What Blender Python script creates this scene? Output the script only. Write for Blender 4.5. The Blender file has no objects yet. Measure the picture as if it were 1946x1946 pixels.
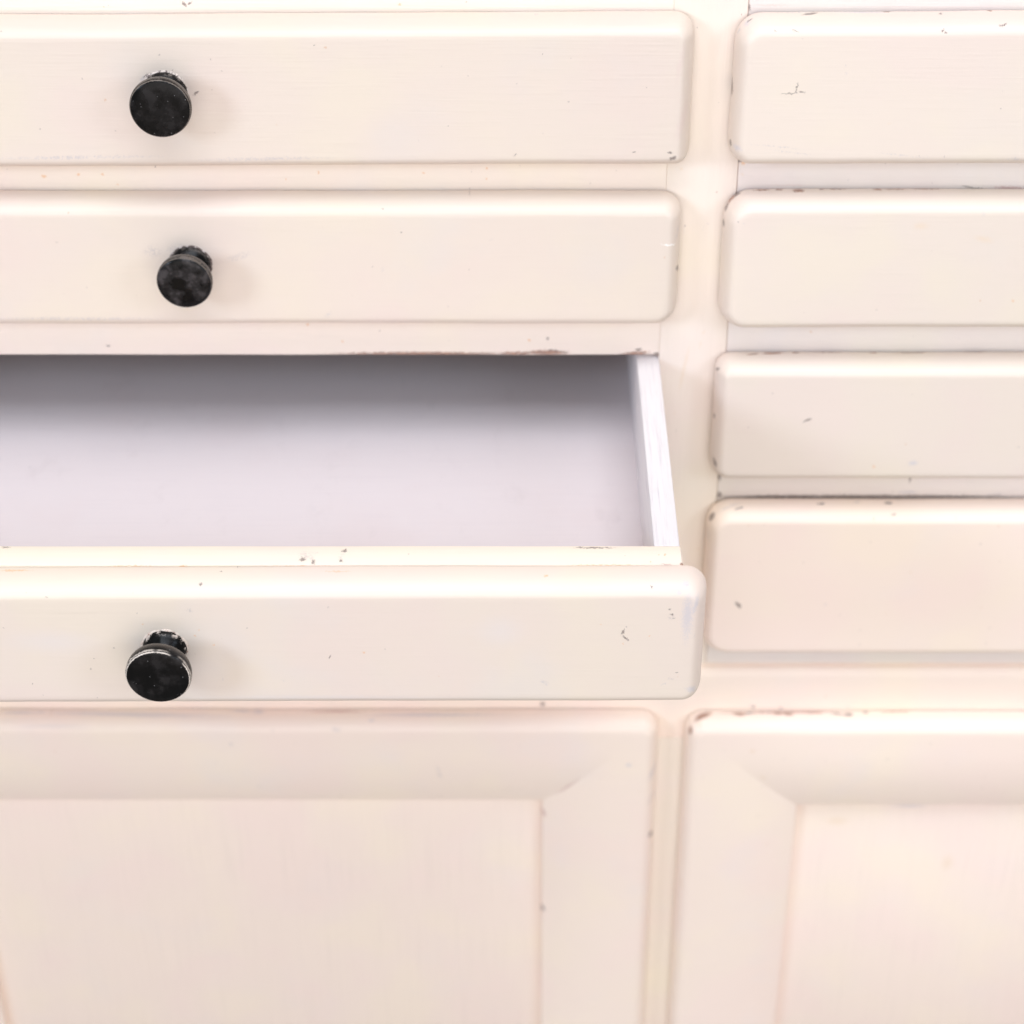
import bpy, bmesh, math, random
from mathutils import Vector, noise

# ------------------------------------------------------------------ camera, world, lamps, exposure
sc = bpy.context.scene
TH = math.radians(34.2)
DIST = 0.9
cam_d = bpy.data.cameras.new('camera')
cam = bpy.data.objects.new('camera', cam_d)
sc.collection.objects.link(cam)
cam.location = (0.0, -DIST * math.cos(TH), DIST * math.sin(TH))
cam.rotation_euler = (math.radians(90) - TH, 0.0, 0.0)
cam_d.sensor_width = 36.0
cam_d.lens = 36.0 * 3730.0 / 1946.0
cam_d.shift_x = -30.0 / 1946.0
cam_d.clip_start = 0.01
cam_d.clip_end = 50.0
cam_d.dof.use_dof = True
cam_d.dof.focus_distance = 0.742
cam_d.dof.aperture_fstop = 8.2
sc.camera = cam

world = bpy.data.worlds.new('World')
sc.world = world
world.use_nodes = True
wb = world.node_tree.nodes['Background']
wb.inputs[0].default_value = (1.0, 0.965, 0.945, 1)
wb.inputs[1].default_value = 0.325

def lamp(name, loc, target, size, power, col):
    d = bpy.data.lights.new(name, 'AREA')
    d.shape = 'RECTANGLE'; d.size, d.size_y = size
    d.energy = power; d.color = col
    o = bpy.data.objects.new(name, d)
    sc.collection.objects.link(o)
    o.location = loc
    o.rotation_euler = (Vector(target) - Vector(loc)).to_track_quat('-Z', 'Y').to_euler()
    return o
lamp('softbox_front', (0.15, -2.4, 1.45), (0, 0, -0.05), (2.4, 1.6), 9.0, (0.78, 0.88, 1.0))
lamp('softbox_level', (0.15, -2.4, 0.35), (0, 0, -0.05), (2.4, 1.6), 22.5, (1.0, 0.945, 0.925))
lamp('low_warm_fill', (0.15, -2.2, -0.7), (0, 0, -0.10), (2.4, 1.2), 3.5, (1.0, 0.78, 0.64))  # added warm fill lamp low in front, in place of an unseen floor's bounce
lamp('softbox_left', (-1.6, -1.5, 0.95), (0, 0, 0), (0.55, 0.55), 18.0, (0.66, 0.81, 1.0))
lamp('softbox_right', (1.6, -1.45, 0.95), (0, 0, 0), (0.6, 0.6), 10.0, (0.72, 0.84, 1.0))
lamp('softbox_top', (0.1, -0.75, 1.75), (0, -0.05, 0), (1.6, 0.8), 19.5, (0.79, 0.88, 1.0))
lamp('softbox_overhead', (0.1, -0.35, 1.8), (0, -0.1, 0), (1.6, 0.8), 9.5, (1.0, 0.88, 0.80))

sc.cycles.use_adaptive_sampling = True
sc.cycles.adaptive_threshold = 0.02
sc.cycles.max_bounces = 7
sc.cycles.diffuse_bounces = 6
sc.cycles.glossy_bounces = 2
sc.cycles.caustics_reflective = False
sc.cycles.caustics_refractive = False
sc.view_settings.view_transform = 'Standard'
sc.view_settings.look = 'None'
sc.view_settings.exposure = -0.02
sc.view_settings.gamma = 1.0
sc.view_settings.use_curve_mapping = False

# ------------------------------------------------------------------ wear marks and painted gap shade, millimetres on each part:
# (x, y, z, half length, half width, orientation as Euler degrees, kind)
MARKS = {
    'LD1': [
        (58.2, -14.1, 180.9, 1.89, 0.91, 90, -24, 0, 'd'), (56.6, -14.1, 183.4, 1.26, 0.45, 90, 0, 0, 'd'), (-5.1, -13.9, 182.4, 0.86, 0.36, 90, -32, 0, 'd'),
        (42.5, -14.1, 183.6, 0.64, 0.32, 90, -32, 0, 'd'), (5.7, -13.9, 224.7, 0.33, 0.26, 90, 0, 0, 'd'), (-23.5, -14.0, 215.5, 0.33, 0.26, 90, 0, 0, 'd'),
        (-31.7, -14.0, 194.6, 0.42, 0.23, 92, 0, 0, 'd'), (-82.5, -14.1, 228.1, 0.61, 0.21, 90, 0, 0, 'd'), (-119.5, -14.0, 217.6, 0.31, 0.26, 89, 0, 0, 'd'),
        (-130.3, -14.0, 208.5, 1.79, 0.54, 93, -38, -2, 'd'), (-138.6, -14.0, 217.8, 0.37, 0.28, 89, 0, 0, 'd'), (-150.3, -14.0, 214.6, 2.44, 1.41, 90, -39, 0, 'g'),
        (-149.1, -14.0, 215.9, 1.57, 0.5, 90, -48, 0, 'd'), (-179.9, -14.0, 181.3, 40.16, 0.91, 90, -1, 0, 'g'), (-106.1, -14.1, 180.7, 33.79, 0.91, 90, -1, 0, 'g'),
        (61.4, -13.3, 196.5, 3.05, 13.06, 90, 19, 39, 'p'), (59.6, -14.2, 220.9, 1.94, 12.75, 90, 10, 12, 'p'), (3.5, -4.2, 236.9, 1.23, 0.88, 7, 0, 0, 'g')],
    'LD2': [
        (62.8, -7.6, 128.7, 3.85, 1.57, 90, 27, 76, 'd'), (58.3, -13.9, 142.3, 4.36, 0.39, 90, 8, 22, 'w'), (61.6, -10.6, 146.2, 1.71, 4.19, 90, 25, 60, 'g'),
        (-119.2, -14.0, 137.1, 8.13, 2.12, 90, -19, 0, 's'), (-144.9, -14.0, 140.9, 5.46, 2.78, 90, -21, 0, 's'), (-154.4, -14.0, 139.5, 5.21, 3.88, 90, 0, 0, 's'),
        (-14.9, -14.0, 144.8, 0.87, 0.43, 90, 0, 0, 'g'), (-52.0, -14.0, 148.1, 0.43, 0.31, 90, 0, 0, 'd'), (-59.3, -12.5, 158.0, 0.43, 0.27, 45, 0, 0, 'd'),
        (-60.1, -14.0, 131.3, 0.87, 0.98, 90, 0, 0, 'g'), (-193.8, -14.0, 143.6, 0.43, 0.36, 90, 0, 0, 'd'), (-200.8, -6.4, 160.8, 0.43, 0.57, 10, 1, 1, 'g'),
        (-83.8, -14.0, 110.0, 2.36, 1.19, 90, -32, 0, 'g'), (-189.3, -14.0, 108.0, 42.18, 1.11, 98, 0, 0, 'g')],
    'RL3': [
        (-46.4, 0.2, 83.1, 42.33, 1.05, 90, 0, 0, 'b'), (-4.1, 0.2, 83.4, 10.98, 0.92, 90, 0, 0, 'b'), (8.5, 0.2, 83.7, 9.61, 1.57, 90, 0, 0, 'b'),
        (46.2, 0.3, 82.8, 7.32, 1.53, 114, -6, -3, 'b'), (48.0, 0.2, 85.2, 1.82, 0.92, 90, -11, 0, 'd'), (13.0, 0.2, 84.5, 5.04, 0.42, 90, 7, 0, 'd'),
        (8.7, 0.2, 90.7, 0.68, 0.67, 90, 0, 0, 'd'), (0.7, 0.2, 89.7, 0.68, 0.78, 90, 0, 0, 'o'), (-80.4, 0.2, 89.1, 0.68, 0.78, 90, 0, 0, 'o'),
        (-94.7, 0.2, 97.4, 0.68, 0.77, 90, 0, 0, 'o'), (-181.9, 0.2, 87.0, 1.14, 0.58, 90, 0, 0, 'd'), (56.1, 0.3, 82.8, 1.54, 1.44, 117, 28, 13, 'd')],
    'RL2': [
        (-184.5, 0.2, 167.6, 0.73, 0.76, 90, 0, 0, 'o'), (-174.6, 0.2, 167.6, 0.6, 0.61, 90, 0, 0, 'o'), (-198.7, 0.2, 166.7, 1.08, 0.83, 90, 0, 0, 'o'),
        (-99.5, 0.2, 165.5, 0.65, 0.66, 90, 0, 0, 'o'), (-85.9, 0.2, 168.5, 0.56, 0.8, 90, 0, 0, 'o'), (-42.8, 0.2, 168.1, 0.6, 0.61, 90, 0, 0, 'o'),
        (-169.1, 0.2, 163.1, 0.56, 0.57, 90, 0, 0, 'o'), (-16.8, 0.2, 170.2, 0.6, 0.7, 90, 0, 0, 'o'), (-17.1, 0.2, 165.5, 0.52, 0.7, 90, 0, 0, 'o'),
        (-152.6, 0.2, 171.1, 0.52, 0.37, 90, 0, 0, 'd')],
    'RL1': [
        (-134.0, 0.2, 239.4, 1.78, 0.66, 90, 43, 0, 'd'), (-131.9, 0.2, 239.8, 1.74, 0.32, 90, -39, 0, 'd'), (-49.9, 0.2, 239.3, 0.82, 0.42, 90, 0, 0, 'o')],
    'ST': [
        (63.0, 0.0, 170.0, 0.97, 1.05, 90, 0, 0, 'y'), (73.2, 0.0, 143.4, 0.33, 1.68, 90, 11, 0, 'g'), (75.5, -0.0, 145.6, 1.77, 0.26, 90, -39, 0, 'g'),
        (75.9, 0.0, 93.7, 0.71, 2.02, 90, 22, 0, 'y'), (74.8, 0.0, 87.7, 0.58, 3.11, 90, 9, 0, 'y'), (77.8, -0.0, 159.7, 0.35, 0.33, 90, 0, 0, 'b'),
        (83.6, 0.0, 235.4, 0.29, 0.3, 90, 0, 0, 'b'), (65.1, -0.0, 53.0, 0.7, 0.82, 90, 0, 0, 'y'), (68.3, 0.0, 75.9, 1.16, 15.8, 90, 9, 0, 'y')],
    'RD1': [
        (105.6, -14.0, 211.6, 0.34, 1.72, 90, 12, 0, 'd'), (105.4, -14.0, 209.6, 0.31, 1.55, 90, -13, 0, 'd'), (104.4, -14.0, 208.3, 1.83, 0.29, 90, -13, 0, 'd'),
        (107.7, -14.0, 209.0, 1.7, 0.32, 90, 16, 0, 'd'), (102.2, -14.0, 208.3, 2.91, 0.2, 90, 3, 0, 'd'), (103.6, -13.3, 233.5, 1.02, 0.37, 54, 18, -13, 'd'),
        (102.4, -13.1, 233.7, 0.41, 0.32, 46, 0, 0, 'd'), (95.7, -13.3, 233.5, 0.45, 0.28, 45, 0, 0, 'd'), (160.2, -13.3, 233.8, 0.41, 0.81, 50, 28, -22, 'd'),
        (161.3, -13.8, 233.1, 0.62, 0.31, 65, 31, -14, 'd'), (183.9, -11.8, 235.5, 1.78, 0.47, 32, -21, 31, 'd'), (182.4, -12.1, 235.2, 0.61, 0.42, 38, 0, 0, 'd'),
        (160.4, -4.4, 237.2, 0.81, 0.73, 2, -1, -2, 'd'), (104.0, -2.1, 237.0, 9.48, 1.83, 0, -1, 3, 'g'), (109.9, -3.9, 237.0, 4.04, 1.05, 2, -1, 20, 'd'),
        (130.6, -2.3, 237.1, 14.33, 1.57, 0, 0, -1, 'v'), (139.9, -1.9, 237.1, 1.84, 1.05, 0, -1, -2, 'b'), (179.8, -2.2, 237.7, 1.01, 1.05, 0, -1, -3, 'b'),
        (85.3, -6.4, 234.3, 2.53, 2.22, 42, -2, -74, 'v'), (86.1, -6.0, 235.0, 0.74, 1.27, 33, -3, -67, 'd'), (82.4, -5.1, 230.7, 1.97, 2.08, 68, -13, -79, 'g'),
        (81.2, -3.2, 207.2, 3.1, 4.13, 90, -22, -88, 'd'), (83.7, -12.3, 184.7, 3.35, 1.65, 90, 2, -53, 'v'), (81.5, -7.5, 184.8, 1.91, 1.62, 90, -29, -76, 'd'),
        (100.3, -13.9, 185.8, 12.72, 0.36, 90, 6, 0, 'g'), (104.6, -13.9, 183.6, 12.79, 0.31, 90, 8, 0, 'g'), (151.1, -14.1, 182.1, 12.8, 0.45, 90, 6, 0, 'g'),
        (143.4, -14.0, 195.7, 1.25, 0.54, 90, 0, 0, 'y'), (124.2, -14.0, 220.0, 0.41, 0.28, 90, 0, 0, 'g'), (124.4, -14.0, 216.6, 0.82, 0.65, 90, 0, 0, 'g'),
        (195.6, -13.9, 180.6, 4.22, 0.9, 111, 0, 0, 'g')],
    'RR2': [
        (88.1, 0.5, 172.6, 1.33, 1.58, 90, 21, 0, 'o'), (88.2, 0.5, 167.5, 1.08, 0.94, 90, 0, 0, 'y'), (86.3, 0.7, 173.7, 1.18, 1.71, 90, -32, -45, 'd'),
        (199.1, 0.5, 161.1, 7.9, 1.18, 90, 4, 0, 'm'), (183.9, 0.5, 161.3, 7.53, 0.3, 90, 8, 0, 'd'), (131.9, 0.5, 164.6, 0.87, 0.47, 90, 0, 0, 'g'),
        (107.8, 0.5, 162.5, 13.02, 0.57, 90, 0, 0, 'p')],
    'RR1': [
        (86.7, 0.5, 238.0, 0.51, 1.71, 90, -10, 0, 'd'), (95.9, 0.5, 238.8, 10.27, 0.85, 90, 0, 0, 'p')],
    'RD2': [
        (96.3, -2.6, 161.8, 3.93, 0.76, 2, 0, 4, 'b'), (103.2, -2.2, 161.9, 1.73, 1.05, 2, 0, -1, 'b'), (111.1, -3.3, 161.9, 2.8, 1.62, 2, -1, -2, 'b'),
        (120.9, -2.4, 162.0, 1.3, 0.72, 2, 1, 1, 'b'), (127.5, -1.7, 161.9, 6.11, 0.63, -18, 1, 2, 'b'), (143.7, -2.3, 161.9, 2.16, 1.15, 2, 0, -1, 'b'),
        (151.2, -2.4, 162.0, 5.62, 0.53, 2, 0, 0, 'b'), (163.9, -1.9, 162.0, 7.81, 0.51, 0, 0, 0, 'b'), (84.4, -1.9, 158.4, 4.4, 1.78, -22, -35, 35, 'b'),
        (85.9, -2.0, 159.7, 2.14, 2.05, -21, -25, 42, 'd'), (81.9, -3.7, 154.6, 1.96, 2.18, 67, -20, -76, 'd'), (81.1, -4.9, 148.0, 2.47, 2.01, 91, -25, -85, 'd'),
        (185.8, -14.0, 156.9, 1.26, 2.51, 81, -15, 2, 'k'), (88.7, -14.0, 152.1, 0.66, 0.38, 90, 11, 0, 'g'), (85.2, -7.6, 158.3, 0.61, 0.61, 38, -19, -48, 'g'),
        (87.9, -11.2, 158.6, 0.48, 0.5, 39, -13, -30, 'g'), (187.6, -14.0, 145.0, 5.85, 2.11, 91, 15, 0, 'y'), (160.9, -14.0, 151.0, 4.31, 2.39, 90, 0, 0, 'y'),
        (203.4, -14.0, 116.5, 0.66, 0.75, 90, 0, 0, 'o')],
    'RD3': [
        (97.2, -3.6, 85.0, 3.3, 0.6, 2, 0, 11, 'b'), (106.0, -2.7, 85.0, 5.05, 1.2, 0, 0, 4, 'b'), (116.0, -2.2, 85.0, 2.06, 0.74, 0, 0, 1, 'b'),
        (130.5, -1.4, 84.8, 7.76, 0.63, -19, 0, 0, 'b'), (149.9, -1.8, 84.8, 1.83, 0.74, 0, 0, 0, 'b'), (165.8, -1.9, 84.8, 9.1, 0.51, 0, 0, -1, 'b'),
        (193.3, -1.3, 84.8, 5.41, 0.68, -18, -2, -3, 'b'), (122.1, -14.0, 58.0, 2.06, 0.7, 90, -29, 0, 'd'), (121.0, -14.0, 57.2, 1.16, 0.54, 90, -36, 0, 'd'),
        (82.0, -6.6, 79.4, 2.58, 0.96, 75, -29, -73, 'd'), (81.9, -6.9, 55.9, 1.95, 1.47, 90, -31, -80, 'd'), (83.0, -10.8, 34.2, 1.63, 2.81, 89, -37, -66, 'd'),
        (85.6, -13.7, 41.0, 0.73, 1.35, 90, -13, -22, 'y'), (153.4, -14.0, 33.8, 0.7, 0.84, 90, 0, 0, 'o'), (170.4, -14.0, 35.7, 2.79, 1.63, 55, 0, 0, 'v')],
    'RR4': [  # long dark lines here paint in the shade of the gap under this rail
        (86.8, 0.5, 19.3, 1.19, 2.85, 90, 0, 0, 'd'), (87.4, 0.5, 9.2, 1.44, 2.02, 90, 0, 0, 'd'), (173.3, 0.5, 17.9, 0.6, 2.3, 90, 0, 0, 'd'),
        (173.1, 0.5, 10.7, 6.23, 1.16, 90, 0, 0, 'v'), (212.9, 0.5, 9.2, 6.24, 1.16, 90, 0, 0, 'g'), (157.8, 0.5, 8.1, 81.65, 1.31, 90, 0, 0, 'd'),
        (119.4, 0.5, 8.1, 33.63, 1.16, 90, 0, 0, 'd')],
    'RD4': [
        (91.1, -7.1, 7.7, 7.38, 1.58, 11, -9, 18, 'g'), (95.6, -8.2, 7.6, 2.52, 0.64, 16, -7, 23, 'd'), (83.5, -7.2, 2.3, 3.0, 2.37, 34, -53, -25, 'd'),
        (82.1, -6.5, -7.0, 5.29, 5.3, 90, -32, -81, 'g'), (133.3, -5.2, 8.1, 2.18, 0.91, 5, 0, 5, 'd'), (163.8, -4.6, 8.0, 2.16, 1.14, 5, 0, 0, 'd'),
        (149.5, -4.0, 8.2, 2.87, 0.83, 2, 0, 0, 'g'), (165.5, -11.3, 6.2, 1.47, 0.58, 27, -7, 14, 'd'), (193.5, -12.7, 5.2, 1.41, 0.98, 36, 28, -32, 'g'),
        (97.9, -14.0, -42.8, 1.01, 2.7, 90, -35, 0, 'd'), (138.4, -14.0, -42.5, 0.8, 1.3, 90, 29, 0, 'g'), (83.5, -11.1, -49.6, 1.52, 3.48, 90, -34, -61, 'g'),
        (175.8, -14.1, -24.1, 1.45, 0.91, 90, 0, 0, 'y')],
    'WR': [
        (108.8, -4.2, -111.6, 1.54, 1.0, 90, -16, 0, 'g'), (110.4, -4.2, -112.3, 1.1, 0.96, 90, 25, 0, 'd'), (124.6, -4.2, -113.6, 1.53, 1.01, 90, -10, 0, 'g'),
        (123.8, -4.2, -112.9, 0.77, 0.8, 90, 0, 0, 'd'), (156.9, -4.2, -112.2, 2.34, 0.8, 90, 6, 0, 'g'), (152.3, 0.2, -88.8, 1.27, 1.05, 8, 0, 0, 'y'),
        (7.2, -4.2, -110.6, 1.54, 1.5, 90, 0, 0, 'd')],
    'DR': [
        (120.0, -6.6, -113.9, 30.89, 0.72, 0, 0, 1, 'b'), (103.2, -7.9, -113.8, 3.58, 1.34, 3, 1, -4, 'b'), (107.9, -7.1, -113.8, 2.39, 0.94, 0, 0, 12, 'd'),
        (122.0, -7.0, -113.9, 3.09, 1.6, 0, 0, 1, 'b'), (126.8, -7.7, -113.9, 3.3, 1.28, 3, 1, -11, 'b'), (139.3, -6.5, -114.0, 6.69, 0.88, 0, 0, 0, 'b'),
        (150.8, -7.3, -114.0, 3.55, 1.04, 0, 0, -13, 'd'), (156.3, -8.0, -114.0, 2.87, 1.49, 3, 0, 5, 'd'), (165.0, -6.5, -113.9, 2.31, 0.8, 0, 0, 0, 'd'),
        (179.2, -6.2, -113.9, 7.71, 0.4, 0, 0, 0, 'b'), (85.1, -9.0, -113.9, 6.0, 2.14, 1, -6, 25, 'b'), (83.2, -13.0, -115.9, 1.32, 2.66, 35, -13, -16, 'y'),
        (79.2, -13.0, -119.9, 1.47, 2.87, 70, -19, -52, 'b'), (109.9, -16.0, -130.8, 2.32, 2.04, 90, 0, 0, 'y'), (116.4, -14.9, -148.5, 3.13, 1.45, 100, 39, 6, 'y'),
        (79.1, -13.7, -223.1, 1.43, 5.02, 90, -38, -50, 'y')],
    'DL': [
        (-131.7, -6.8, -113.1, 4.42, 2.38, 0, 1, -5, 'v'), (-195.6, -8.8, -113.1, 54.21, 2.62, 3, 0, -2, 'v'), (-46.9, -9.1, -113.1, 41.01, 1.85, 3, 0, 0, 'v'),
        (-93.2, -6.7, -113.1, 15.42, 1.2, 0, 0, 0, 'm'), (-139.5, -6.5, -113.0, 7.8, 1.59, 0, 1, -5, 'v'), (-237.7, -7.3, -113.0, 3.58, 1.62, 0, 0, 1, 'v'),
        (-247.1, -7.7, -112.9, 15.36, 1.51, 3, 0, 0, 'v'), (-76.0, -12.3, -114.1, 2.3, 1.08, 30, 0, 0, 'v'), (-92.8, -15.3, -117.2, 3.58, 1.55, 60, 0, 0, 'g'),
        (-144.6, -16.1, -126.3, 1.28, 1.7, 90, 0, 0, 'g'), (-43.6, -15.1, -145.2, 1.06, 6.99, 97, -12, -2, 'g'), (49.7, -16.1, -139.6, 1.81, 1.72, 90, 0, 0, 'v'),
        (62.8, -11.2, -144.2, 3.19, 12.31, 90, 40, 70, 'v'), (62.3, -12.3, -162.5, 2.41, 7.54, 90, 38, 60, 'g'), (62.5, -12.0, -189.2, 3.33, 2.34, 90, 40, 61, 'd'),
        (20.2, -13.1, -156.0, 9.92, 0.68, 111, -47, -16, 'm'), (7.2, -8.4, -244.9, 2.45, 2.68, 90, -42, -63, 'd'), (7.2, -8.4, -176.7, 2.26, 4.97, 90, -40, -63, 'm'),
        (-230.7, -14.5, -115.9, 22.98, 1.52, 49, 0, 0, 'k')],
    'PR': [
        (194.1, -4.4, -176.8, 11.74, 2.17, 90, 0, 0, 'v'), (157.7, -4.4, -187.7, 8.06, 3.65, 90, 0, 0, 'y'), (217.6, -4.4, -217.2, 4.37, 7.58, 90, 0, 0, 'y')],
    'OD': [
        (35.2, -168.5, 61.1, 0.44, 1.93, 90, 17, 0, 'd'), (36.3, -168.6, 57.9, 2.0, 0.53, 90, 48, 0, 'd'), (52.2, -168.5, 71.3, 0.58, 0.39, 90, 0, 0, 'd'),
        (53.0, -168.5, 68.9, 1.18, 0.34, 90, 10, 0, 'd'), (54.1, -168.5, 67.2, 0.58, 0.29, 90, 0, 0, 'd'), (52.9, -168.5, 67.9, 1.74, 2.18, 90, 0, 0, 's'),
        (-121.6, -168.6, 61.9, 0.43, 0.54, 89, 0, 0, 'o'), (-116.8, -168.6, 54.7, 0.43, 0.49, 89, 0, 0, 'o'), (-142.0, -168.6, 64.3, 0.39, 0.39, 90, 0, 0, 'o'),
        (-123.4, -168.6, 59.0, 0.39, 0.39, 89, 0, 0, 'o'), (-127.5, -168.6, 67.0, 0.97, 0.49, 90, 0, 0, 'p'), (-132.2, -168.6, 68.2, 0.58, 0.37, 90, 0, 0, 'p'),
        (-123.9, -168.5, 70.8, 1.55, 1.21, 90, 0, 0, 's'), (27.2, -168.5, 64.3, 0.35, 0.44, 90, 0, 0, 'o'), (35.4, -168.6, 55.4, 0.35, 0.44, 90, 0, 0, 'o'),
        (44.9, -168.6, 58.9, 0.31, 0.39, 90, 0, 0, 'o'), (-61.0, -168.6, 51.2, 0.39, 0.5, 90, 0, 0, 'o'), (-74.1, -168.6, 49.2, 0.4, 0.99, 90, 25, 0, 'd'),
        (-29.1, -168.7, 31.3, 0.41, 1.51, 90, 25, 0, 'g'), (6.5, -168.6, 36.9, 2.13, 1.19, 89, 36, -1, 'g'), (51.4, -168.6, 36.2, 1.4, 0.51, 90, -19, 0, 'g'),
        (53.9, -168.6, 38.7, 1.59, 1.02, 90, 0, 0, 's'), (55.9, -168.6, 41.5, 0.32, 0.35, 90, 0, 0, 'd'), (61.9, -168.2, 58.9, 0.36, 1.5, 90, 15, 21, 'g'),
        (-119.8, -164.8, 80.1, 0.81, 0.51, 24, 8, -21, 'd'), (-175.7, -168.2, 76.9, 0.38, 0.28, 69, 0, 0, 'd'), (-92.2, -168.6, 37.9, 1.39, 0.36, 91, 0, 0, 'g'),
        (-114.7, -168.6, 38.4, 0.36, 1.03, 91, 0, 0, 'g'), (-162.2, -168.6, 48.3, 0.31, 0.36, 92, 0, 0, 'd'), (-186.7, -168.7, 36.4, 0.36, 0.36, 90, 0, 0, 'd'),
        (-112.9, -159.0, 81.6, 0.58, 0.47, 6, 0, 0, 'd'), (-107.1, -155.9, 81.5, 0.58, 0.73, -18, -1, -1, 'd'), (6.6, -161.6, 81.5, 0.86, 0.75, 8, -6, 38, 'o'),
        (-70.3, -159.3, 81.8, 6.59, 0.29, 6, -1, -1, 'o'), (-188.8, -158.0, 81.3, 7.78, 0.65, 2, 0, 0, 'o'), (57.6, -165.4, 80.5, 2.39, 2.02, 27, -16, 28, 'v'),
        (58.3, -165.7, 80.3, 1.6, 0.51, 30, -8, 21, 'g'), (55.2, -167.8, 78.5, 1.54, 1.15, 57, 0, 0, 'v'), (61.6, -168.2, 73.0, 1.33, 7.34, 90, 15, 21, 'v'),
        (45.6, -166.2, 79.9, 0.39, 0.79, 36, -13, 16, 'd'), (58.7, -168.5, 68.4, 2.71, 14.55, 90, 0, 0, 'v'), (-10.3, -168.5, 61.1, 11.68, 9.92, 91, 0, 0, 'u'),
        (-176.5, -168.6, 56.2, 23.45, 7.52, 90, 0, 0, 'u'), (-80.4, -168.5, 29.6, 79.8, 1.45, 97, 0, 0, 'u'), (62.1, -168.1, 33.1, 3.37, 2.12, 90, 24, 33, 'v')],
    'OF': [
        (25.1, -143.4, 81.2, 8.68, 0.48, 0, 0, 0, 'd'), (19.9, -143.0, 81.2, 0.99, 0.54, 0, 0, 0, 'd'), (-83.7, -150.8, 81.2, 1.37, 1.69, 0, 0, 0, 'd'),
        (-80.5, -149.8, 81.2, 1.76, 3.04, 0, 0, 0, 's'), (-82.6, -148.4, 81.2, 3.53, 4.07, 0, 0, 0, 's'), (-79.2, -146.4, 81.2, 1.77, 1.02, 0, 0, 0, 's'),
        (-79.5, -152.5, 81.2, 0.98, 1.68, 0, 0, 0, 'd'), (-68.7, -145.4, 81.2, 1.38, 1.02, 0, 0, 0, 'd'), (-69.2, -149.1, 81.2, 1.57, 4.07, 0, 0, 0, 's'),
        (-68.2, -144.4, 81.2, 0.39, 1.03, 0, 0, 0, 'd'), (-69.4, -151.8, 81.2, 0.59, 1.01, 0, 0, 0, 'd'), (-127.7, -154.5, 80.5, 2.34, 0.63, 90, 0, 0, 'o'),
        (51.3, -154.1, 81.2, 2.92, 0.5, 23, 2, -4, 'm'), (48.9, -147.8, 81.2, 0.39, 0.54, 0, 0, 0, 'o'), (51.0, -147.8, 81.2, 0.59, 1.02, 0, 0, 0, 'o'),
        (45.7, -152.5, 81.2, 0.31, 0.54, 0, 0, 0, 'o'), (-195.6, -143.0, 81.2, 1.97, 0.56, 0, 0, 0, 'd'), (57.3, -154.0, 80.9, 0.85, 1.4, 52, 24, 56, 'b'),
        (-146.7, -154.5, 80.7, 11.69, 0.2, 67, 0, 0, 'o'), (28.6, -154.3, 81.1, 17.54, 0.23, 23, 0, 0, 'o'), (-86.3, -154.5, 80.7, 19.49, 0.18, 67, 0, 0, 'o')],
}

MARK_LOOK = {  # colour, opacity, edge softness
    'd': ((0.15, 0.11, 0.10), 0.74, 0.5), 'b': ((0.42, 0.19, 0.11), 0.85, 0.45),
    'm': ((0.55, 0.33, 0.30), 0.6, 0.6),    'g': ((0.46, 0.43, 0.46), 0.5, 0.8),
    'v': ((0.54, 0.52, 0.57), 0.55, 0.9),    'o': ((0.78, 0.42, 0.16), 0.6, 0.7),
    'y': ((0.80, 0.58, 0.36), 0.28, 1.0),   'p': ((0.70, 0.55, 0.50), 0.45, 1.0),
    's': ((0.40, 0.36, 0.37), 0.45, 1.0),   'k': ((0.56, 0.53, 0.54), 0.24, 1.0),
    'u': ((0.73, 0.67, 0.66), 0.35, 1.0),   'w': ((0.93, 0.90, 0.87), 0.9, 0.5),
}

class NT:
    """small helper for building node trees"""
    def __init__(self, name):
        self.m = bpy.data.materials.new(name); self.m.use_nodes = True
        self.t = self.m.node_tree
        self.bsdf = self.t.nodes['Principled BSDF']
    def n(self, kind, ins=(), **kw):
        nd = self.t.nodes.new(kind)
        for k, v in kw.items(): setattr(nd, k, v)
        for k, v in (ins.items() if isinstance(ins, dict) else enumerate(ins)):
            if v is None: continue
            if isinstance(v, bpy.types.NodeSocket): self.t.links.new(v, nd.inputs[k])
            else: nd.inputs[k].default_value = v
        return nd
    def math(self, op, a, b=None, c=None): return self.n('ShaderNodeMath', [a, b, c], operation=op).outputs[0]
    def vec(self, op, a, b=None, c=None):
        nd = self.n('ShaderNodeVectorMath', [a, b, c], operation=op)
        return nd.outputs['Value'] if op == 'LENGTH' else nd.outputs['Vector']
    def noise(self, v, scale, detail=2.0, rough=0.5, col=False):
        nd = self.n('ShaderNodeTexNoise', {'Vector': v, 'Scale': scale, 'Detail': detail, 'Roughness': rough})
        return nd.outputs['Color'] if col else nd.outputs[0]
    def ramp(self, v, a, b, lo=0.0, hi=1.0):
        return self.n('ShaderNodeMapRange', [v, a, b, lo, hi], interpolation_type='SMOOTHSTEP').outputs[0]
    def mix(self, f, a, b):
        nd = self.n('ShaderNodeMix', data_type='RGBA')
        for i, v in ((0, f), (6, a), (7, b)):
            if isinstance(v, bpy.types.NodeSocket): self.t.links.new(v, nd.inputs[i])
            else: nd.inputs[i].default_value = v if i == 0 else (v[0], v[1], v[2], 1)
        return nd.outputs[2]
    def link(self, o, name): self.t.links.new(o, self.bsdf.inputs[name])

CREAM = (0.860, 0.740, 0.640)
FR = (0.930, 0.781, 0.670)      # the frame and doors are a shade lighter
LF = (0.735, 0.628, 0.538)
CREAM_WARM = (0.868, 0.755, 0.632)
CREAM_PINK = (0.862, 0.728, 0.642)
CREAM_COOL = (0.800, 0.725, 0.685)

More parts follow.
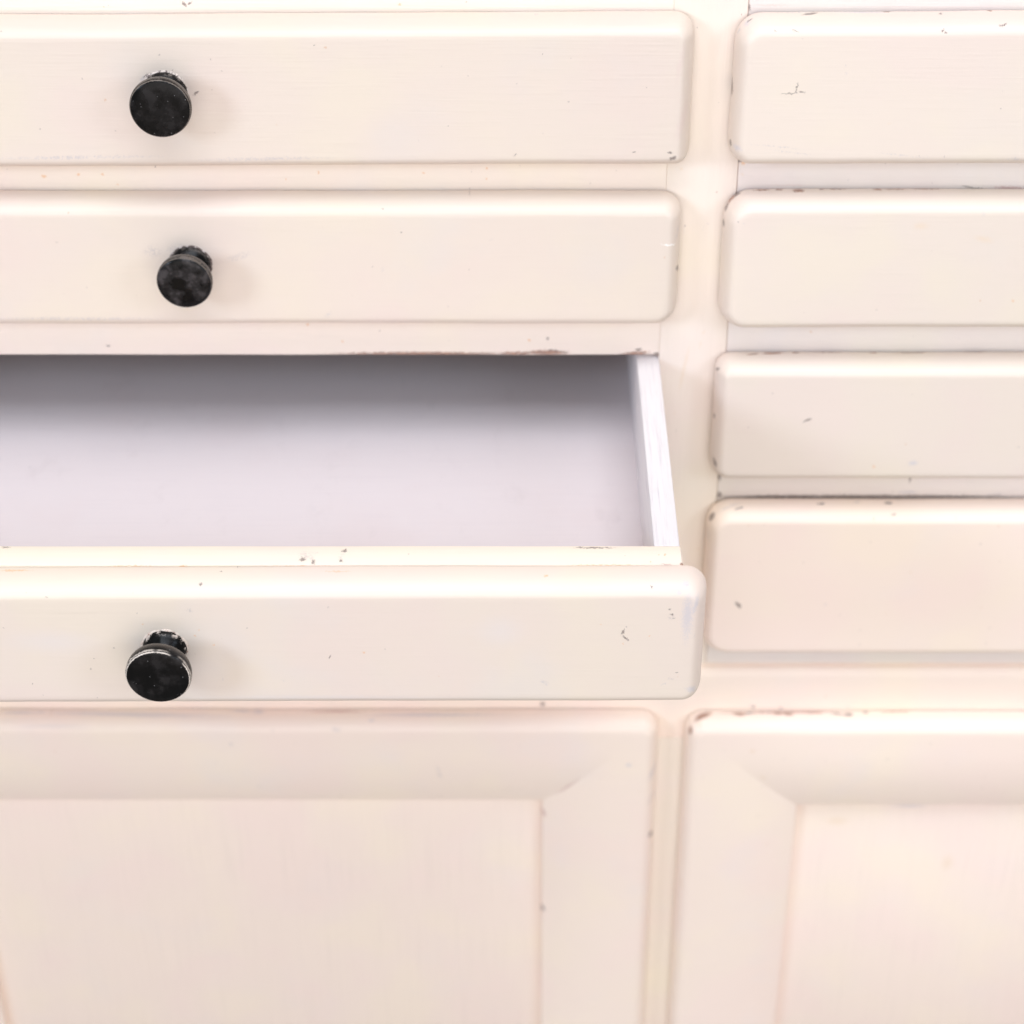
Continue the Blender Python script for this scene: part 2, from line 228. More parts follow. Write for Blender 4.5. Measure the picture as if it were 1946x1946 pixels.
def paint(name, key=None, loc=(0, 0, 0), grain='x', base=CREAM, cool=0.35, specks=1.0, axis='xz', brush=1.0):
    """old hand-brushed eggshell paint: brush strokes, faint mottling, specks and the part's own chips and stains"""
    t = NT(name)
    tc = t.n('ShaderNodeTexCoord').outputs['Object']
    p = t.vec('MULTIPLY_ADD', tc, (1000, 1000, 1000), tuple(loc))           # millimetres in the cabinet
    # mottled colour
    n1 = t.noise(p, 0.020, 2)
    n2 = n1
    n3 = t.noise(t.vec('ADD', p, (17, 71, 55)), 0.017, 3, 0.6)
    warm = [CREAM_WARM[i] * base[i] / CREAM[i] for i in range(3)]
    pink = [CREAM_PINK[i] * base[i] / CREAM[i] for i in range(3)]
    coolc = [CREAM_COOL[i] * base[i] / CREAM[i] for i in range(3)]
    c = t.mix(t.ramp(n1, .50, .68), base, warm)
    c = t.mix(t.ramp(n1, .50, .34), c, pink)
    c = t.mix(t.math('MULTIPLY', t.ramp(n3, .52, .75), cool), c, coolc)
    # brush strokes
    st = {'x': (0.028, 0.5, 1.0), 'z': (1.1, 0.5, 0.016), 'y': (1.1, 0.016, 0.5)}[grain]
    strokes = t.noise(t.vec('MULTIPLY', p, st), 1.0, 3, 0.6)
    st2 = {'x': (0.05, 1.0, 3.2), 'z': (3.2, 1.0, 0.05), 'y': (3.2, 0.05, 1.0)}[grain]
    fine = t.noise(t.vec('MULTIPLY', p, st2), 1.0, 0, 0.5)
    c = t.mix(t.ramp(strokes, .5, .8, 0, 0.10 * brush), c, [v * 0.80 for v in base])
    ms = MARKS.get(key, [])
    if ms or specks:
        w1 = t.vec('SUBTRACT', t.noise(p, 1.1, 3, 0.7, True), (.5, .5, .5))
    # fine grey specks and rare rusty ones
    if specks:
        q = t.vec('ADD', p, t.vec('MULTIPLY', w1, (2.2, 2.2, 2.2)))
        if axis == 'xz':
            sp = t.n('ShaderNodeSeparateXYZ', [q])
            q = t.n('ShaderNodeCombineXYZ', [sp.outputs[0], sp.outputs[2], 0.0]).outputs[0]
        for sc_, frac, rad, colr, op, off in ((0.10, 0.86, 0.040, (0.26, 0.21, 0.20), 0.42, (3, 5, 0)), (0.045, 0.86, 0.022, (0.62, 0.33, 0.14), 0.42, (31, 15, 0))):
            vo = t.n('ShaderNodeTexVoronoi', {'Vector': t.vec('ADD', q, off), 'Scale': sc_}, voronoi_dimensions='2D')
            sv = t.n('ShaderNodeSeparateColor', [vo.outputs['Color']])
            pick = t.math('GREATER_THAN', sv.outputs[0], frac)
            hit = t.math('MULTIPLY', t.math('LESS_THAN', vo.outputs['Distance'], t.math('MULTIPLY', sv.outputs[1], rad)), pick)
            c = t.mix(t.math('MULTIPLY', hit, op * specks), c, colr)
    # chips, scratches, stains and the painted gap shade
    if ms:
        p2 = t.vec('ADD', p, t.vec('MULTIPLY', w1, (2.7, 2.7, 2.7)))
        rag = t.math('SUBTRACT', t.noise(p, 3.0, 2, 0.7), 0.5)
        broken = t.ramp(t.noise(p, 1.1, 3, .7), .40, .60)
        for k in ('u', 'p', 'y', 'v', 'g', 'k', 's', 'm', 'o', 'b', 'd', 'w'):
            mk = [m for m in ms if m[8] == k]
            if not mk: continue
            col, op, soft = MARK_LOOK[k]
            cur = None
            for (x, y, z, a, b, rx, ry, rz, _) in mk:
                a, b = max(a, 0.20), max(b, 0.20)
                l = t.vec('LENGTH', t.n('ShaderNodeMapping', {'Vector': p2, 'Location': (x, y, z), 'Rotation': (math.radians(rx), math.radians(ry), math.radians(rz)),
                                                            'Scale': (a, b, max(2.0, min(a, 3.0)))}, vector_type='TEXTURE').outputs[0])
                cur = l if cur is None else t.math('MINIMUM', cur, l)
            cur = t.math('MULTIPLY_ADD', rag, 1.9 if k in 'dbgsvm' else 0.5, cur)
            mask = t.ramp(cur, 1.0 - soft, 1.05, 1.0, 0.0)
            if k in ('s', 'g'): mask = t.math('MULTIPLY', mask, broken)      # scuffs are broken up
            if k == 'b': col = t.mix(broken, col, (0.20, 0.11, 0.09))
            c = t.mix(t.math('MULTIPLY', mask, op), c, col)
    t.link(c, 'Base Color')
    t.link(t.math('MULTIPLY_ADD', n1, 0.16, 0.36), 'Roughness')
    t.bsdf.inputs['Specular IOR Level'].default_value = 0.40
    # relief
    h = t.math('MULTIPLY', strokes, 0.00024 * brush)
    h = t.math('MULTIPLY_ADD', fine, 0.00004 * brush, h)
    bp = t.n('ShaderNodeBump', {'Strength': 0.55, 'Distance': 1.0, 'Height': h})
    t.link(bp.outputs[0], 'Normal')
    return t.m

def raw_white(name, loc, grain, base, streak=0.5, key=None):
    """thin white distemper inside the drawer, wood grain showing through"""
    t = NT(name)
    tc = t.n('ShaderNodeTexCoord').outputs['Object']
    p = t.vec('MULTIPLY_ADD', tc, (1000, 1000, 1000), tuple(loc))
    st = {'x': (0.02, 0.9, 0.9), 'y': (1.0, 0.03, 0.6)}[grain]
    g = t.noise(t.vec('MULTIPLY', p, st), 1.0, 5, 0.65)
    c = t.mix(t.ramp(g, .48, .75, 0, streak), base, [base[0] * .74, base[1] * .72, base[2] * .78])
    c = t.mix(t.ramp(t.noise(p, 0.02, 3), .5, .75, 0, .35), c, [base[0] * .97, base[1] * .93, base[2] * .92])
    sm = t.noise(t.vec('MULTIPLY', p, (1.0, 0.55, 1.0)), 0.05, 5, .68)
    c = t.mix(t.ramp(sm, .56, .74, 0, .22), c, [base[0] * .78, base[1] * .76, base[2] * .76])
    vo = t.n('ShaderNodeTexVoronoi', {'Vector': t.vec('ADD', p, t.vec('MULTIPLY', t.noise(p, .5, 3, .6, True), (5, 5, 0))), 'Scale': 0.03})
    hit = t.math('LESS_THAN', vo.outputs['Distance'], 0.035)
    c = t.mix(t.math('MULTIPLY', hit, 0.22), c, (0.45, 0.42, 0.42))
    t.link(c, 'Base Color')
    t.bsdf.inputs['Roughness'].default_value = 0.5
    t.bsdf.inputs['Specular IOR Level'].default_value = 0.35
    bp = t.n('ShaderNodeBump', {'Strength': 0.5, 'Distance': 1.0, 'Height': t.math('MULTIPLY', g, 0.00025)})
    t.link(bp.outputs[0], 'Normal')
    return t.m

def shade_dark_wood(name):
    t = NT(name)
    tc = t.n('ShaderNodeTexCoord').outputs['Object']
    g = t.noise(t.vec('MULTIPLY', tc, (300, 20, 300)), 1.0, 4)
    t.link(t.mix(g, (0.055, 0.052, 0.055), (0.03, 0.03, 0.032)), 'Base Color')  # near-black to deepen the shade inside the drawer, not the wood's tone
    t.bsdf.inputs['Roughness'].default_value = 0.7
    return t.m

def black_paint(name, seed, dust, rim, rim_col, face_r, foot_amt, rim_y):
    """black enamel, worn through along the rim of the head and the foot"""
    t = NT(name)
    tc = t.n('ShaderNodeTexCoord').outputs['Object']
    p = t.vec('MULTIPLY_ADD', tc, (1000, 1000, 1000), (seed * 13.7, seed * 5.1, seed * 7.3))
    q = t.vec('MULTIPLY', tc, (1000, 1000, 1000))
    sep = t.n('ShaderNodeSeparateXYZ', [q])
    rad = t.vec('LENGTH', t.vec('MULTIPLY', q, (1, 0, 1)))
    smear = t.noise(p, 0.16, 3, .55)
    c = t.mix(t.ramp(smear, .42, .75, 0, dust), (0.003, 0.0028, 0.0028), (0.075, 0.066, 0.066))
    # lint and fine scratches
    vo = t.n('ShaderNodeTexVoronoi', {'Vector': p, 'Scale': 0.75})
    sv = t.n('ShaderNodeSeparateColor', [vo.outputs['Color']])
    lint = t.math('MULTIPLY', t.math('LESS_THAN', vo.outputs['Distance'], t.math('MULTIPLY', sv.outputs[1], 0.16)), t.math('GREATER_THAN', sv.outputs[0], 0.80))
    c = t.mix(t.math('MULTIPLY', lint, 0.5), c, (0.30, 0.29, 0.29))
    scr = t.noise(t.vec('MULTIPLY', t.n('ShaderNodeMapping', {'Vector': p, 'Rotation': (0, 0.7, 0)}).outputs[0], (0.3, 1, 3.5)), 1.0, 2)
    c = t.mix(t.ramp(scr, .74, .80, 0, .25), c, (0.25, 0.24, 0.23))
    # rim of the head
    rag = t.math('MULTIPLY_ADD', t.noise(p, 1.3, 4, .75), 1.6, -0.8)
    e = t.math('ABSOLUTE', t.math('SUBTRACT', t.math('ADD', rad, t.math('MULTIPLY', rag, 0.42)), face_r))
    e2 = t.math('ABSOLUTE', t.math('SUBTRACT', t.math('ADD', rad, t.math('MULTIPLY', rag, 0.25)), face_r + 0.42))
    wear = t.math('MAXIMUM', t.ramp(e, 0.07, 0.22, 1, 0), t.math('MULTIPLY', t.ramp(e2, 0.05, 0.14, 1, 0), .7))
    wear = t.math('MULTIPLY', wear, t.ramp(t.noise(p, 0.13, 2), .30, .44))
    wear = t.math('MULTIPLY', wear, rim)
    front = t.math('LESS_THAN', sep.outputs[1], rim_y)
    c = t.mix(t.math('MULTIPLY', wear, front), c, rim_col)
    # foot, where the cabinet paint was cut in around it
    foot = t.ramp(t.math('MULTIPLY_ADD', rag, 1.1, sep.outputs[1]), -2.2, -1.3)
    foot = t.math('MULTIPLY', foot, t.ramp(t.noise(p, 0.35, 3, .6), .48, .58))
    c = t.mix(t.math('MULTIPLY', foot, foot_amt), c, (0.62, 0.53, 0.47))
    # taupe shoulder behind the rim: light it reflects, painted in
    back = t.math('MULTIPLY', t.ramp(sep.outputs[1], -15.5, -12.0), t.ramp(rad, 8.2, 10.2))
    c = t.mix(t.math('MULTIPLY', back, .50), c, (0.15, 0.12, 0.10))
    t.link(c, 'Base Color')
    t.link(t.math('MULTIPLY_ADD', smear, 0.3, 0.10), 'Roughness')
    t.bsdf.inputs['Specular IOR Level'].default_value = 0.17
    bp = t.n('ShaderNodeBump', {'Strength': 0.4, 'Distance': 1.0, 'Height': t.math('MULTIPLY', smear, 0.0003)})
    t.link(bp.outputs[0], 'Normal')
    return t.m

# ------------------------------------------------------------------ building helpers (all millimetres)
cabinet = bpy.data.objects.new('cabinet', None)
sc.collection.objects.link(cabinet)
BASE = Vector((72.0, 0.0, -500.0))
cabinet.location = BASE * 0.001
cabinet['label'] = 'cream painted wooden cabinet with black drawer knobs and panelled doors, one drawer pulled open'
cabinet['category'] = 'cabinet'

def finish(name, verts, faces, mat, parent, loc, plo, sharp=30, label=None):
    """mesh object whose origin is loc; plo = the parent's origin, both in cabinet millimetres"""
    me = bpy.data.meshes.new(name)
    L = Vector(loc)
    me.from_pydata([tuple((Vector(v) - L) * 0.001) for v in verts], [], faces)
    bm = bmesh.new(); bm.from_mesh(me)
    bmesh.ops.remove_doubles(bm, verts=bm.verts, dist=1e-7)
    bmesh.ops.dissolve_degenerate(bm, edges=bm.edges, dist=1e-7)
    bmesh.ops.recalc_face_normals(bm, faces=bm.faces)
    for f in bm.faces: f.smooth = True
    for e in bm.edges:
        if len(e.link_faces) == 2 and e.calc_face_angle(0) > math.radians(sharp): e.smooth = False
    bm.to_mesh(me); bm.free()
    me.materials.append(mat)
    o = bpy.data.objects.new(name, me)
    sc.collection.objects.link(o)
    o.parent = parent
    o.location = (L - Vector(plo)) * 0.001
    if label: o['label'] = label
    return o

def wob(x, z, amp, s=0.02, seed=0.0):
    return amp * noise.noise(Vector((x * s + seed, z * s, seed * 1.7)))

def board(name, x0, x1, y0, y1, z0, z1, mat, parent, plo, bev=0.6, wave=0.12, seed=1.0, step=14.0, label=None, ebev=None):
    """a planed board with softened, slightly wavy arrises, cut into short lengths along its longest side"""
    dims = (x1 - x0, y1 - y0, z1 - z0)
    ax = max(range(3), key=lambda i: dims[i])
    n = max(2, int(dims[ax] / step))
    lo = (x0, y0, z0); hi = (x1, y1, z1)
    o1, o2 = [i for i in range(3) if i != ax]
    b = min(bev, dims[o1] * .3, dims[o2] * .3)
    def section(s, shrink):
        k = b if not shrink else 0
        a0, a1 = lo[o1] + shrink, hi[o1] - shrink
        c0, c1 = lo[o2] + shrink, hi[o2] - shrink
        bb = b * 0.3
        pts = []
        for (u, v, su, sv) in ((a0, c0, 1, 1), (a1, c0, -1, 1), (a1, c1, -1, -1), (a0, c1, 1, -1)):
            q = [(u, v + sv * b), (u + su * bb, v + sv * bb), (u + su * b, v)]
            if su * sv < 0: q.reverse()
            pts += q
        out = []
        for (u, v) in pts:
            P = [0, 0, 0]; P[ax] = s; P[o1] = u; P[o2] = v
            w = wob(s, u + 3 * v, wave, 0.025, seed)
            P[o1] += w * 0.5; P[o2] += w
            out.append(tuple(P))
        return out
    verts, faces = [], []
    eb = b if ebev is None else ebev
    ss = [(lo[ax], eb)] + [(lo[ax] + eb + (dims[ax] - 2 * eb) * i / n, 0.0) for i in range(n + 1)] + [(hi[ax], eb)]
    for s, sh in ss: verts += section(s, sh)
    m = 12
    for i in range(len(ss) - 1):
        for j in range(m):
            faces.append((i * m + j, i * m + (j + 1) % m, (i + 1) * m + (j + 1) % m, (i + 1) * m + j))
    faces.append(tuple(range(m))[::-1]); faces.append(tuple((len(ss) - 1) * m + j for j in range(m)))
    loc = ((x0 + x1) / 2, (y0 + y1) / 2, (z0 + z1) / 2)
    return finish(name, verts, faces, mat(loc) if callable(mat) else mat, parent, loc, plo, 40, label)

def outline(x0, x1, z0, z1, inset, rads, step=8.0, arc=10, tight=0.0):
    """rounded rectangle as points, inset; corner order bottom-left, bottom-right, top-right, top-left"""
    X0, X1, Z0, Z1 = x0 + inset, x1 - inset, z0 + inset, z1 - inset
    pts = []
    cs = [(X0, Z0, 1, 1, 180), (X1, Z0, -1, 1, 270), (X1, Z1, -1, -1, 0), (X0, Z1, 1, -1, 90)]
    nx = max(2, int((x1 - x0) / step)); nz = max(2, int((z1 - z0) / step))
    R = [max(r - inset, 0.0) for r in rads]
    for i, (cx, cz, sx, sz, a0) in enumerate(cs):
        r = R[i]
        for k in range(arc + 1):
            a = math.radians(a0 + 90.0 * k / arc)
            pts.append((cx + sx * r + r * math.cos(a), cz + sz * r + r * math.sin(a)))
        j = (i + 1) % 4
        ncx, ncz, nsx, nsz, na = cs[j]; nr = R[j]
        a = math.radians(na)
        e = (ncx + nsx * nr + nr * math.cos(a), ncz + nsz * nr + nr * math.sin(a))
        s = pts[-1]
        n = nx if i % 2 == 0 else nz
        fr = [k / n for k in range(1, n)]
        if tight:                                                        # a point close to each corner keeps the mitre crisp
            q = tight / max(math.hypot(e[0] - s[0], e[1] - s[1]), 1.0)
            fr = [q] + fr + [1 - q]
        for u in fr: pts.append((s[0] + (e[0] - s[0]) * u, s[1] + (e[1] - s[1]) * u))
    return pts

def slab(name, x0, x1, z0, z1, yb, yf, rads, ri, rd, mat, parent, plo, seed, wave=0.35, power=2.0, tilt=0.0, bow=0.0, label=None):
    """drawer front: rounded rectangle with a hand-rounded edge; yb = back, yf = face"""
    cx, cz = (x0 + x1) / 2, (z0 + z1) / 2
    rings = [(0.9, yb), (0.25, yb - 0.15), (0.0, yb - 0.9)]
    N = 12
    for k in range(N + 1):
        a = math.pi / 2 * k / N
        rings.append((ri * (1 - math.cos(a) ** (2 / power)), (yf + rd) - rd * math.sin(a) ** (2 / power)))
    rings += [(ri + 1.5, yf), (ri + 6.0, yf)]
    verts, faces = [], []
    for (ins, y) in rings:
        for (x, z) in outline(x0, x1, z0, z1, ins, rads):
            k = max(0.0, 1 - ins / 14.0)
            dx = wob(x, z, wave, 0.018, seed) * k
            dz = (wob(x, z, wave, 0.014, seed + 9) + wob(x, z, wave * .35, 0.07, seed + 4)) * k
            ztl = (x - cx) * tilt
            yy = y + (wob(x, z, 0.25, 0.02, seed + 5) if y < yb - 2 else 0)
            verts.append((x + dx, yy, z + dz + ztl))
    n = len(verts) // len(rings)
    for i in range(len(rings) - 1):
        for j in range(n):
            faces.append((i * n + j, i * n + (j + 1) % n, (i + 1) * n + (j + 1) % n, (i + 1) * n + j))
    faces.append(tuple((len(rings) - 1) * n + j for j in range(n)))
    faces.append(tuple(range(n))[::-1])
    loc = (cx, yb, cz)
    return finish(name, verts, faces, mat(loc), parent, loc, plo, 50, label)

def knob(loc, plo, parent, mat, R=12.0, foot=8.8, L=17.0, tiltx=0.0, tiltz=0.0):
    """turned knob: foot, waisted neck, flared head, flat face"""
    s = L / 19.0
    prof = [(0.0, 0.6), (foot, 0.6), (foot + .1, -0.3), (foot, -1.1), (foot - .5, -1.9), (foot - 1.3, -2.8), (foot - 2.3, -4.0), (foot - 3.1, -5.4 * s), (foot - 3.3, -7.0 * s),
            (foot - 2.8, -8.4 * s), (foot - 1.6, -9.5 * s), (foot + .4, -10.4 * s), (R - 1.7, -11.3 * s), (R - .75, -12.6 * s), (R - .2, -14.4 * s), (R, -16.4 * s), (R - .06, -17.7 * s),
            (R - .3, -18.3 * s), (R - .65, -18.75 * s), (R - 1.2, -19.0 * s), (R * .6, -19.15 * s), (R * .3, -19.2 * s), (0.0, -19.2 * s)]
    seg = 56
    verts, faces = [], []
    for (r, y) in prof:
        for k in range(seg):
            a = 2 * math.pi * k / seg
            rr = r * (1 + 0.006 * math.sin(3 * a + 1))
            verts.append((loc[0] + rr * math.cos(a), loc[1] + y, loc[2] + rr * math.sin(a)))
    for i in range(len(prof) - 1):
        for j in range(seg):
            faces.append((i * seg + j, i * seg + (j + 1) % seg, (i + 1) * seg + (j + 1) % seg, (i + 1) * seg + j))
    o = finish('knob', verts, faces, mat, parent, loc, plo, 35)
    o.rotation_euler = (math.radians(tiltx), 0, math.radians(tiltz))
    return o

def collar(loc, plo, parent, r0, seed, mat):
    """ridge of built-up cabinet paint around the knob's foot"""
    prof = [(r0 - .3, 0.2), (r0 + .02, -0.35), (r0 + .2, -0.38), (r0 + .5, -0.2), (r0 + .9, 0.15)]
    seg = 64; verts, faces = [], []
    for (r, y) in prof:
        for k in range(seg):
            a = 2 * math.pi * k / seg
            v = noise.noise(Vector((2.2 * math.cos(a), 2.2 * math.sin(a), seed)))
            v2 = noise.noise(Vector((7 * math.cos(a), 7 * math.sin(a), seed + 3)))
            rr = r + (r - r0 + .3) * v * 0.5
            yy = y * (1 + 0.7 * v + .5 * v2) + (0.25 if v2 < -.35 else 0) * (y < 0)
            verts.append((loc[0] + rr * math.cos(a), loc[1] + yy, loc[2] + rr * math.sin(a)))
    for i in range(len(prof) - 1):
        for j in range(seg):
            faces.append((i * seg + j, i * seg + (j + 1) % seg, (i + 1) * seg + (j + 1) % seg, (i + 1) * seg + j))
    return finish('paint_ridge', verts, faces, mat, parent, loc, plo, 60)

P = lambda key, **kw: (lambda loc: paint('cream_paint_' + (key or 'plain').lower(), key, loc, **kw))

# ------------------------------------------------------------------ carcass
L0, L1 = -340.5, 64.2          # left column of fronts
R0, R1 = 80.8, 485.5           # right column
SX0, SX1 = 57.0, 86.1          # centre stile
XL, XR = -372.0, 517.0
TOP, BOT = 330.0, -500.0
wood = shade_dark_wood('shade_dark_wood')
board('side_panel', XL, XL + 16, 1, 400, BOT, TOP, P(None, grain='z'), cabinet, BASE)
board('side_panel', XR - 16, XR, 1, 400, BOT, TOP, P(None, grain='z'), cabinet, BASE)
board('divider_panel', 66, 77, 21, 384, BOT + 21, TOP - 21, wood, cabinet, BASE)
board('back_panel', XL + 17, XR - 17, 385, 394, BOT + 1, TOP - 21, wood, cabinet, BASE)
board('bottom_panel', XL + 17, XR - 17, 22, 384, BOT + 2, BOT + 18, wood, cabinet, BASE)
board('top_panel', XL - 10, XR + 10, -20, 402, TOP + .2, TOP + 22, P(None), cabinet, BASE, bev=4)
board('waist_shelf', XL + 17, 65, 22, 384, -112, -100, wood, cabinet, BASE)
board('waist_shelf', 78, XR - 17, 22, 384, -112, -100, wood, cabinet, BASE)

# face frame: centre stile, outer stiles, rails between drawers
ZW = -88.5                      # top of the waist moulding
board('stile', SX0, SX1, 0, 20, ZW - 8, TOP, P('ST', grain='z', base=(0.858, 0.753, 0.655)), cabinet, BASE, bev=.5, seed=2.2)
board('stile', XL, L0 + 7, 0.0, 20, ZW - 8, TOP, P(None, grain='z'), cabinet, BASE, seed=3.1)
board('stile', R1 - 7, XR, 0.0, 20, ZW - 8, TOP, P(None, grain='z'), cabinet, BASE, seed=4.1)
GR = (0.795, 0.722, 0.668)
for key, z0, z1 in (('RL1', 231.0, 252.0), ('RL2', 156.5, 181.5), ('RL3', 82.4, 108.5), ('RL4', 3.0, 33.0), ('RL5', -96.0, -68.0)):
    board('rail', L0 + 7.2, SX0 + 0.02, 0.2, 20, z0, z1, P(key, base=(0.885, 0.775, 0.675)), cabinet, BASE, bev=.7, wave=.2, seed=z0, ebev=.1)
for key, z0, z1 in (('RR1', 231.0, 252.0), ('RR2', 156.0, 180.5), ('RR3', 78.5, 106.0), ('RR4', 3.0, 30.0), ('RR5', -96.0, -68.0)):
    board('rail', SX1 + 0.14, R1 - 7.2, 0.5, 20, z0, z1, P(key, base=GR), cabinet, BASE, bev=.7, wave=.2, seed=z0 + 5, ebev=.25)
for x0, x1 in ((L0 + 7.2, SX0 - .2), (SX1 + .4, R1 - 7.2)):
    board('rail', x0, x1, 0.2, 20, 308.0, TOP, P(None), cabinet, BASE)

# waist moulding with a rounded upper edge, right across the cabinet
def moulding():
    prof = [(2.0, ZW), (0.0, ZW - .3)]
    for k in range(9):
        a = math.pi / 2 * k / 8
        prof.append((-4.2 * math.sin(a), ZW - 0.6 - 6.0 * (1 - math.cos(a))))
    prof += [(-4.2, -100), (-4.2, -108), (-4.2, -131.6), (-3.9, -131.9), (10.0, -131.9), (10.0, ZW)]
    verts, faces = [], []
    xs = [XL + (XR - XL) * i / 60 for i in range(61)]
    for x in xs:
        for (y, z) in prof:
            w = wob(x, z, .25, .02, 7)
            verts.append((x, y + (w * .5 if y < 0 else 0), z + (w if z > -110 else 0)))
    m = len(prof)
    for i in range(60):
        for j in range(m):
            faces.append((i * m + j, i * m + (j + 1) % m, (i + 1) * m + (j + 1) % m, (i + 1) * m + j))
    faces.append(tuple(range(m))); faces.append(tuple(60 * m + j for j in range(m))[::-1])
    loc = ((XL + XR) / 2, 0, -105)
    finish('waist_rail', verts, faces, paint('cream_paint_waist', 'WR', loc, base=FR), cabinet, loc, BASE, 40)
moulding()
board('stile', 58.0, 83.0, -4.2, 16, BOT + 1, -132.0, P(None, grain='z', base=(0.875, 0.785, 0.675)), cabinet, BASE, bev=.2, wave=.05, seed=6.6)
board('stile', XL, L0 + 7, -4.2, 16, BOT + 1, -132.0, P(None, grain='z'), cabinet, BASE, bev=.2)
board('stile', R1 - 7, XR, -4.2, 16, BOT + 1, -132.0, P(None, grain='z'), cabinet, BASE, bev=.2)

# ------------------------------------------------------------------ drawers
kmats = {'a': black_paint('black_enamel', 1.0, 0.22, 0.55, (0.30, 0.25, 0.21), 11.6, 0.25, -13.6),
         'b': black_paint('black_enamel_dusty', 2.4, 0.8, 0.35, (0.34, 0.29, 0.25), 11.2, 0.12, -14.4),
         'c': black_paint('black_enamel_chipped', 3.7, 0.25, 1.0, (0.72, 0.63, 0.55), 11.55, 0.85, -15.9)}

def ridge_paint(name, a, b, th):
    t = NT(name)
    p = t.vec('MULTIPLY', t.n('ShaderNodeTexCoord').outputs['Object'], (1000, 1000, 1000))
    c = t.mix(t.ramp(t.noise(p, 0.45, 4, .7), th - .06, th + .06), a, b)
    t.link(c, 'Base Color'); t.bsdf.inputs['Roughness'].default_value = 0.55
    return t.m
rmats = {'a': ridge_paint('ridge_paint_grubby', (0.16, 0.12, 0.11), (0.70, 0.60, 0.53), .47),
         'b': ridge_paint('ridge_paint_chipped', (0.10, 0.07, 0.06), (0.55, 0.47, 0.43), .56),
         'c': ridge_paint('ridge_paint_cracked', (0.40, 0.24, 0.18), (0.74, 0.62, 0.53), .42)}

def drawer(key, x0, x1, z0, z1, rads, ri, rd, seed, km, kpos, kR, kL, foot=8.8, y=0.0, tilt=0.0, power=2.0, wave=.35, label=None, ktilt=(0, 0), pkw={}):
    cx, cz = (x0 + x1) / 2, (z0 + z1) / 2
    yb = y - 0.9
    o = slab('drawer', x0, x1, z0, z1, yb, y - 14.0, rads, ri, rd, P(key, **pkw), cabinet, BASE, seed, wave=wave, power=power, tilt=tilt, label=label)
    plo = (cx, yb, cz)
    kl = (kpos[0], y - 14.0, kpos[1])
    knob(kl, plo, o, kmats[km], kR, foot, kL, *ktilt)
    collar(kl, plo, o, foot, seed, rmats[km])
    return o, plo

drawer('LD1', L0, 65.2, 174.3, 236.4, (9, 6, 8, 9), 5.6, 11.5, 1.3, 'a', (-142.5, 208.4), 12.0, 16.0, tilt=0.005, power=1.75, wave=.3, ktilt=(0, 1.5), pkw=dict(base=LF, brush=.7))
drawer('LD2', L0, 63.6, 102.3, 161.2, (9, 10, 8.5, 9), 6.0, 12.0, 2.7, 'b', (-139.8, 133.4), 11.4, 17.0, foot=8.3, wave=.35, ktilt=(0, -1.0), pkw=dict(base=LF, brush=.6))
drawer('LD4', L0, 64.0, -76.0, 7.0, (9, 9, 9, 9), 6.0, 12.0, 3.9, 'a', (-140.0, -34.0), 12.0, 17.0)
RB = (0.782, 0.672, 0.578)
drawer('RD1', R0 + .2, R1, 176.6, 238.0, (9, 9, 12, 11), 5.5, 11.0, 5.2, 'a', (283.0, 207.0), 12.0, 17.0, tilt=0.006, wave=.6, pkw=dict(base=RB, cool=.2, brush=.6))
drawer('RD2', R0 + .1, R1, 100.7, 162.0, (11, 9, 9, 12), 5.5, 12.0, 6.1, 'b', (283.0, 132.0), 11.4, 17.0, wave=.5, pkw=dict(base=RB, cool=.2, brush=.6))
drawer('RD3', R0 + .6, R1, 24.2, 85.0, (8, 9, 9, 7), 5.5, 11.0, 7.4, 'a', (283.0, 55.0), 12.0, 17.0, wave=.4, pkw=dict(base=RB, cool=.2, brush=.6))
drawer('RD4', R0 + 1.0, R1, -74.5, 8.2, (13, 9, 9, 11), 5.5, 11.5, 8.8, 'c', (283.0, -34.0), 12.0, 17.0, wave=.4, pkw=dict(cool=.3, base=FR, brush=.6))

# the drawer pulled out
YO = -154.6
od, oplo = drawer('OD', L0, 66.2, 23.6, 81.5, (9, 8, 8.5, 9), 5.8, 11.0, 9.6, 'c', (-135.0, 53.4), 12.1, 17.6, foot=8.1, y=YO, tilt=0.004, wave=.3,
                  label='drawer pulled out, its white inside showing', pkw=dict(base=(0.768, 0.652, 0.560), cool=.5, brush=.4), ktilt=(0, 0))
WHITE = (0.785, 0.745, 0.745)
FLOOR = (0.692, 0.626, 0.634)
board('front_board', L0 + 8, 57.6, -154.5, -142.0, 31.5, 81.2, lambda l: paint('cream_paint_board', 'OF', l, axis='xy', base=(0.885, 0.775, 0.655), cool=0.1), od, oplo, bev=.5, wave=.12, seed=3.3)
board('side_board', 47.4, 57.1, -141.65, 190, 33.0, 80.9, lambda l: raw_white('white_wash_side', l, 'y', WHITE, .65), od, oplo, bev=.5, wave=.1, seed=5.5)
board('side_board', L0 + 8, L0 + 17.7, -141.65, 190, 33.0, 80.9, lambda l: raw_white('white_wash_side_far', l, 'y', WHITE, .65), od, oplo, bev=.5, wave=.1, seed=6.5)
board('back_board', L0 + 18, 47.1, 180, 189, 33.0, 79.0, wood, od, oplo)
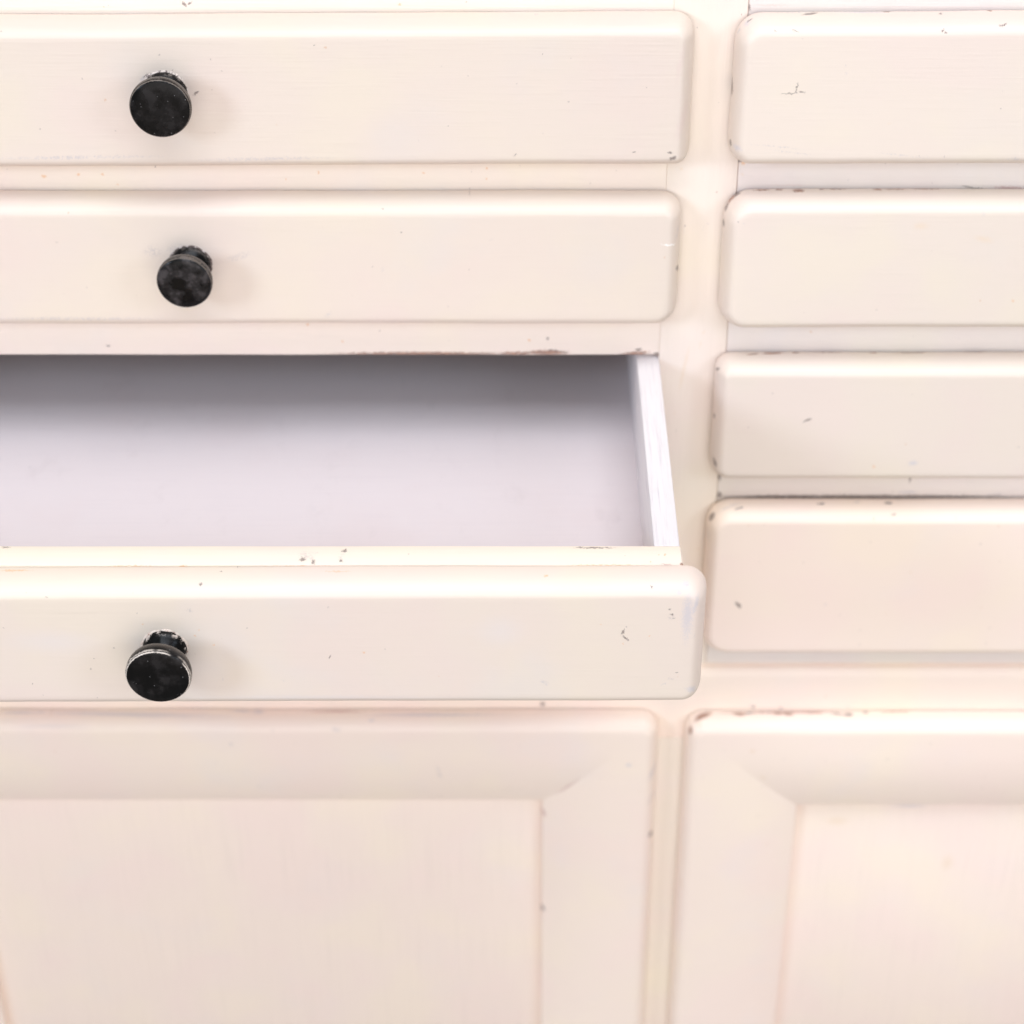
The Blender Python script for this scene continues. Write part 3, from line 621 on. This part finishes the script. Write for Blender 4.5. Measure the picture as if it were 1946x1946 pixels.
board('bottom_board', L0 + 14.1, 49.0, -141.6, 179.6, 37.0, 41.0, lambda l: raw_white('white_wash_floor', l, 'x', FLOOR, .12), od, oplo, bev=.3, wave=.1)

# ------------------------------------------------------------------ doors: mitred frame with a hollowed inner edge round a sunk panel
def door(key, pkey, x0, x1, z0, z1, bw, seed):
    yb, yf, yi, yp = -4.7, -16.0, -9.2, -4.4
    rads = (9, 9, 9, 9)
    prof = [(0.6, yb), (0.0, yb - .6), (0.0, yb - 3.0)]
    for k in range(1, 10):
        a = math.pi / 2 * k / 9
        prof.append((6.5 * (1 - math.cos(a)), (yf + 8.0) - 8.0 * math.sin(a)))
    prof += [(9, yf), (12, yf), (17, yf)]
    for k in range(1, 13):
        u = k / 12
        prof.append((17 + (bw - 17) * u, yf + (yi - yf) * u ** 2.2))
    prof += [(bw + .6, yi + 1.2), (bw + .65, yp + 1.0)]
    verts, faces = [], []
    for (ins, y) in prof:
        for (x, z) in outline(x0, x1, z0, z1, ins, rads, step=12, tight=0.7):
            k = max(0.0, 1 - ins / 20.0)
            w = wob(x, z, .4, .016, seed) * k
            yy = y + (wob(x, z, .2, .02, seed + 3) if ins > 3 else 0)
            verts.append((x + w, yy, z + wob(x, z, .4, .016, seed + 5) * k))
    n = len(verts) // len(prof)
    for i in range(len(prof) - 1):
        for j in range(n):
            faces.append((i * n + j, i * n + (j + 1) % n, (i + 1) * n + (j + 1) % n, (i + 1) * n + j))
    loc = ((x0 + x1) / 2, yb, (z0 + z1) / 2)
    o = finish('door', verts, faces, paint('cream_paint_' + key.lower(), key, loc, cool=.4, base=FR), cabinet, loc, BASE, 13)
    board('panel', x0 + bw - 4, x1 - bw + 4, yp, yp + 6, z0 + bw - 4, z1 - bw + 4, P(pkey, grain='z', specks=.4, brush=2.6, base=(0.930, 0.776, 0.668), cool=.2), o, loc, wave=.25, step=20)
    return o
door('DL', 'PL', -344.0, 63.4, -470.0, -113.0, 55.8, 11.0)
door('DR', 'PR', 77.2, 485.0, -470.0, -113.9, 58.2, 12.5)
